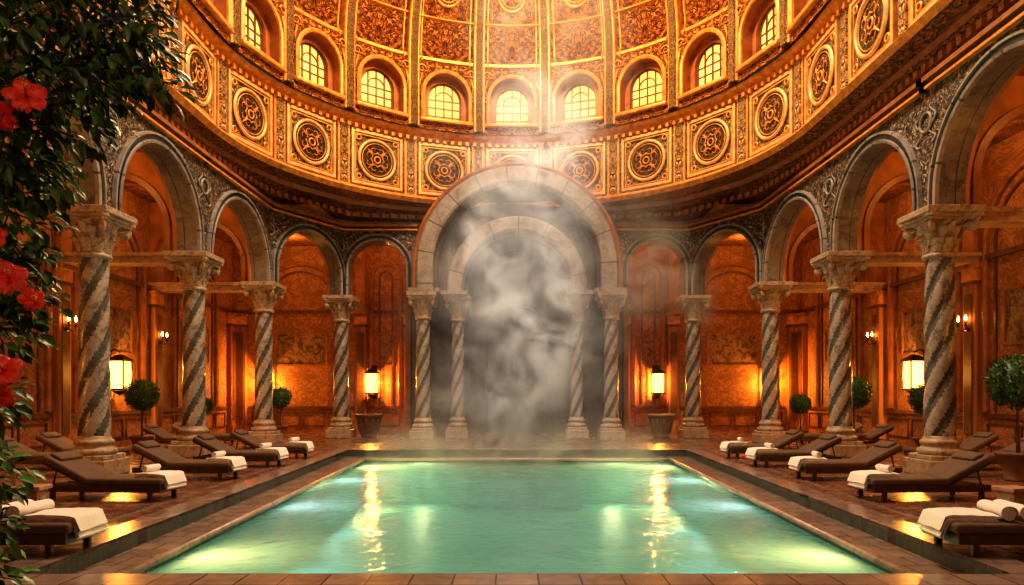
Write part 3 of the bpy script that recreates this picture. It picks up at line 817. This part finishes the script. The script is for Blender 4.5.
mb=MB()
mb.lathe([(0,0),(.30,0),(.32,.05),(.30,.08),(.38,.42),(.42,.48),(.42,.54),(.36,.54),(.35,.48),(0,.48)],24,5)
base=Vector((-3.55,4.1,.45)); crown=Vector((-3.35,4.1,3.1))
mb.tube([base,base+Vector((.06,.02,.9)),base+Vector((.08,-.03,1.8)),crown,crown+Vector((.1,0,1.0))],[.07,.06,.055,.045,.025],10,4)
clusters=[((-2.95,4.0,3.80),.50,430),((-2.60,4.0,4.0),.42,380),((-2.30,4.05,3.86),.30,230),((-2.16,3.95,3.66),.22,140),((-2.03,4.0,3.46),.13,40),
 ((-2.36,3.9,3.45),.20,120),((-2.66,4.0,3.35),.30,260),((-2.95,4.0,3.1),.34,300),((-2.70,3.95,2.98),.20,110),((-2.90,4.0,2.75),.27,220),
 ((-2.90,4.0,2.42),.22,150),((-2.93,4.0,2.08),.19,110),((-3.00,4.0,1.68),.16,70),((-2.98,3.95,1.25),.18,90),((-3.02,4.0,.92),.16,60),
 ((-3.3,4.1,4.4),.6,300),((-2.5,4.2,4.5),.5,200),((-3.5,4.1,3.4),.6,250),((-3.4,4.1,2.4),.4,130),((-3.4,4.1,1.5),.35,100),((-3.01,4.0,.66),.15,60),((-2.74,4.0,2.22),.12,30)]
for c,r,n in clusters:
    C=Vector(c); zt=min(max(C.z-.35,.6),3.9); st=Vector((-3.5,4.1,zt))
    md=(st+C)/2+Vector((0,0,.08))
    mb.tube([st,md,C],[.022,.015,.007],6,4)
    for i in range(max(3,n//28)):
        e=C+rv()*r*.95; mb.tube([C,(C+e)/2+rv()*.03,e],[.006,.004,.002],4,4,caps=False)
    for i in range(int(n*1.0)):
        v=rv(); p=C+v*r
        dd=(v.normalized()*.5+rv()*.6+Vector((.25,0,-.35)))
        leafquad(mb,p,dd,Vector((0,-.4,1))+rv()*.5,random.uniform(.07,.125),random.uniform(.018,.03),0 if random.random()<.5 else 1)
def flower(p,ax,R):
    ax=ax.normalized(); a=ax.cross(Vector((0,0,1))).normalized(); b=ax.cross(a)
    for i in range(5):
        t=2*pi*i/5+random.uniform(-.1,.1)
        rows=[]
        for s in (0.05,.25,.5,.72,.9,1.0):
            w=R*.44*sin(pi*min(1,s*.68+.05))*(1 if s<.95 else .75); row=[]
            for q in (-1,-.66,-.33,0,.33,.66,1):
                dr=a*cos(t)+b*sin(t); td=-a*sin(t)+b*cos(t)
                row.append(p+dr*(R*s*(1-.10*q*q))+td*(w*q)+ax*(R*.8*s*(1-s*.85)+.014*s*sin(q*9+i*2)-.12*R*abs(q)+.03*R*i))
            rows.append(row)
        mb.grid(rows,2,True)
    mb.tube([p,p+ax*R*.5,p+ax*R*1.05],[.008,.006,.004],6,2)
    for i in range(12):
        q=p+ax*R*random.uniform(.65,1.05)+rv()*.012; mb.lathe([(0,-.006),(.006,0),(0,.006)],5,3,Matrix.Translation(q))
for p,ax,R in (((-2.54,3.62,3.24),(.6,-1,.5),.105),((-2.68,3.66,3.17),(-.3,-1,-.5),.085),((-2.63,3.62,2.30),(.6,-1,.4),.095),((-2.54,3.66,2.20),(.8,-.8,.1),.065),
               ((-2.66,3.64,1.82),(.3,-1,.5),.09),((-2.70,3.64,1.70),(.4,-1,-.6),.08),((-2.84,3.8,2.55),(.2,-1,.4),.075),((-2.72,3.64,1.95),(-.3,-1,.3),.06)):
    flower(Vector(p),Vector(ax),R)
mb.obj('hibiscus_tree',[M_leaf,M_leaf2,M_red,M_yel,M_bark,M_terr])

# ------------------------------------------------------------------ lights
def light(name,typ,loc,en,col,size=.1,rot=(0,0,0)):
    ld=bpy.data.lights.new(name,typ); ld.energy=en; ld.color=col
    if typ=='AREA': ld.size=size; ld.shape='DISK'
    else: ld.shadow_soft_size=size
    o=bpy.data.objects.new(name,ld); o.location=loc; o.rotation_euler=rot; COL.objects.link(o); return o
# ------------------------------------------------------------------ lanterns and sconces
def build_lantern():
    mb=MB()
    mb.rbox(-.12,.12,-.04,0,-.55,.6,.01,1,1,None,False)
    mb.tube([(0,-.03,.50),(0,-.16,.60),(0,-.30,.52),(0,-.30,.44)],.018,6,1)
    mb.box(-.17,.17,-.47,-.13,-.34,.30,0)
    for x in (-.18,.18):
        for y in (-.48,-.12): mb.box(x-.014,x+.014,y-.014,y+.014,-.38,.34,1)
    for x in (-.06,.06): mb.box(x-.006,x+.006,-.485,-.475,-.36,.32,1)
    mb.box(-.20,.20,-.50,-.10,-.39,-.35,1); mb.box(-.21,.21,-.51,-.09,.31,.35,1)
    mb.add([(-.21,-.51,.35),(.21,-.51,.35),(.21,-.09,.35),(-.21,-.09,.35),(-.05,-.35,.47),(.05,-.35,.47),(.05,-.25,.47),(-.05,-.25,.47)],[(0,1,5,4),(1,2,6,5),(2,3,7,6),(3,0,4,7),(4,5,6,7)],1)
    mb.add([(-.14,-.44,-.40),(.14,-.44,-.40),(.14,-.16,-.40),(-.14,-.16,-.40),(0,-.3,-.52)],[(0,1,4),(1,2,4),(2,3,4),(3,0,4)],1)
    return mb.mesh('wall_lantern',[M_lglass,M_iron])
lam=build_lantern()
for x,y,z,rz in ((-6.45,YB-.04,2.25,0),(6.25,YB-.04,2.25,0),(11.3,YB-.04,2.25,0),(-11.3,YB-.04,2.25,0),
                 (-XW+.04,21.8,2.35,pi/2),(XW-.04,21.8,2.35,-pi/2),(-XW+.04,11.6,2.35,pi/2),(XW-.04,11.6,2.35,-pi/2)):
    inst('wall_lantern',lam,(x,y,z),rz,1.3)
    q=Matrix.Rotation(rz,4,'Z')@Vector((0,-.39,0))
    light('lantern_bulb','POINT',(x+q.x,y+q.y,z),750,(1,.48,.11),.06)
def build_sconce():
    mb=MB()
    mb.lathe([(0,0),(.07,0),(.09,.02),(.05,.04),(0,.05)],14,1,T(0,0,0,0,pi/2))
    for sx in (-1,1):
        mb.tube([(0,-.03,0),(sx*.08,-.12,-.08),(sx*.16,-.16,-.02),(sx*.16,-.16,.06)],.012,6,1)
        mb.lathe([(0,.05),(.05,.06),(.06,.08),(0,.08)],12,1,T(sx*.16,-.16,0))
        mb.lathe([(0,.08),(.022,.08),(.022,.20),(0,.20)],8,1,T(sx*.16,-.16,0))
        mb.lathe([(0,.20),(.03,.23),(.034,.27),(.02,.32),(0,.37)],10,0,T(sx*.16,-.16,0))
    return mb.mesh('wall_sconce',[M_sglass,M_iron])
scm=build_sconce()
for s in (-1,1):
    for y in (14.9,19.5,24.6,10.2):
        inst('wall_sconce',scm,(s*(XW-.25),y,3.55),pi/2 if s<0 else -pi/2)

light('dome_top_fill','AREA',(0,16,21.3),3400,(1,.80,.58),3.5)  # added fill from the dome top, out of view; no oculus is modelled
sp=light('steam_fill_spot','SPOT',(.6,17.0,20.4),36000,(1,.87,.76),.5)  # added spot near the apex, there to light up the steam
sp.data.spot_size=radians(27); sp.data.spot_blend=1.0
sp.rotation_euler=(Vector((.3,23.2,5.0))-Vector((.6,17.0,20.4))).to_track_quat('-Z','Y').to_euler()
light('overhead_fill','POINT',(0,8.6,7.9),800,(1,.62,.26),.4)  # added fill for soffit, arcade and foreground; no chandelier hangs here
light('dome_fill','POINT',(.3,21.0,17.2),3000,(1,.57,.18),.4)  # added out of view to brighten the back of the dome
light('foreground_fill','POINT',(0,-2.5,6.8),300,(1,.78,.55),.4)  # added behind the camera to light tree, towels and near loungers
for s in (-1,1):
    for y in (12.5,17.2,22.0):
        light('aisle_fill','POINT',(s*11.0,y,7.9),85,(1,.42,.09),.12)  # aisle points are added amber fill, without any fitting
    light('aisle_fill','POINT',(s*9.6,29.6,7.9),70,(1,.42,.09),.12)
    light('aisle_fill','POINT',(s*5.6,29.8,7.9),45,(1,.42,.09),.12)
    for y,e,c in ((8.6,90,(1,.72,.25)),(12.5,40,(.85,1,.98)),(16.3,50,(.85,1,.95)),(19.3,160,(1,.76,.28))):  # yellow ones are pool lights; pale cyan ones are added to brighten the water
        f=(y-7.02)/(20.7-7.02); xx=wn[0]+(wf[0]-wn[0])*f
        light('pool_lamp_and_fill','AREA',(s*(xx-.06),y,-.85),e,c,.22,(0,s*pi/2,0))
    light('pool_lamp_and_fill','AREA',(s*2.8,20.6,-.8),70,(1,.78,.35),.3,(-pi/2,0,0))
wd=bpy.data.worlds.new('World'); S.world=wd; wd.use_nodes=True
wd.node_tree.nodes['Background'].inputs[0].default_value=(.9,.5,.25,1); wd.node_tree.nodes['Background'].inputs[1].default_value=.05

# ------------------------------------------------------------------ steam
m=NT('steam_vapour'); o=m.obj()
wn_=m.new('ShaderNodeTexNoise'); wn_.inputs['Scale'].default_value=.33; wn_.inputs['Detail'].default_value=1; m.link(o,wn_.inputs['Vector'])
va=m.new('ShaderNodeVectorMath',operation='SUBTRACT'); m.link(wn_.outputs['Color'],va.inputs[0]); va.inputs[1].default_value=(.5,.5,.5)
vb=m.new('ShaderNodeVectorMath',operation='MULTIPLY'); m.link(va.outputs[0],vb.inputs[0]); vb.inputs[1].default_value=(7,3,5)
vc=m.new('ShaderNodeVectorMath',operation='ADD'); m.link(o,vc.inputs[0]); m.link(vb.outputs[0],vc.inputs[1])
p=m.sep(vc.outputs[0]); p0=m.sep(o)
def gauss(cx,cy,cz,sx,sy,sz,amp,p=p):
    q=None
    for i,(c,s_) in enumerate(((cx,sx),(cy,sy),(cz,sz))):
        t=m.math('DIVIDE',m.math('SUBTRACT',p[i],c),s_); t=m.math('MULTIPLY',t,t)
        q=t if q is None else m.math('ADD',q,t)
    return m.math('MULTIPLY',m.math('EXPONENT',m.math('MULTIPLY',q,-1.0)),amp)
g=gauss(-.1,23.0,2.4,1.4,1.2,1.7,1.35)
g=m.math('ADD',g,gauss(-.5,23.2,6.4,1.2,1.2,2.6,.75))
g=m.math('ADD',g,gauss(4.3,23.0,5.6,1.1,1.3,1.9,.50))
g=m.math('ADD',g,gauss(1.0,23.0,12.0,1.6,1.4,3.6,.36))
g=m.math('ADD',g,gauss(0,20.0,.1,3.6,2.2,.6,.50,p0))
g=m.math('ADD',g,gauss(.3,23.0,4.0,2.8,1.4,5.5,.16,p0))
nz=m.noise(o,.75,4,1.1,.6)
nn=m.new('ShaderNodeMapRange'); nn.interpolation_type='SMOOTHSTEP'; m.link(nz,nn.inputs[0]); nn.inputs[1].default_value=.38; nn.inputs[2].default_value=.66; nn.inputs[3].default_value=.03; nn.inputs[4].default_value=1.9
den=m.math('MULTIPLY',m.math('MULTIPLY',g,nn.outputs[0]),.75)
vs=m.new('ShaderNodeVolumePrincipled'); vs.inputs['Color'].default_value=(.99,.985,.98,1); vs.inputs['Anisotropy'].default_value=.0
m.link(den,vs.inputs['Density']); m.link(vs.outputs[0],m.out.inputs['Volume'])
mb=MB(); mb.box(-4.5,6.3,17.5,25.9,-.28,15.5,0); mb.obj('steam_cloud',[m.mat])

# ------------------------------------------------------------------ camera
cd=bpy.data.cameras.new('camera'); cam=bpy.data.objects.new('camera',cd); COL.objects.link(cam)
cam.location=(0,0,1.7); cam.rotation_euler=(pi/2,0,0)
cd.sensor_width=36; cd.lens=36*700/1024; cd.shift_y=102.5/1024; cd.shift_x=-.005; cd.clip_end=200
S.camera=cam
S.view_settings.view_transform='Standard'
try: S.view_settings.look='Medium High Contrast'
except Exception as e: print('look',e)
S.view_settings.exposure=0
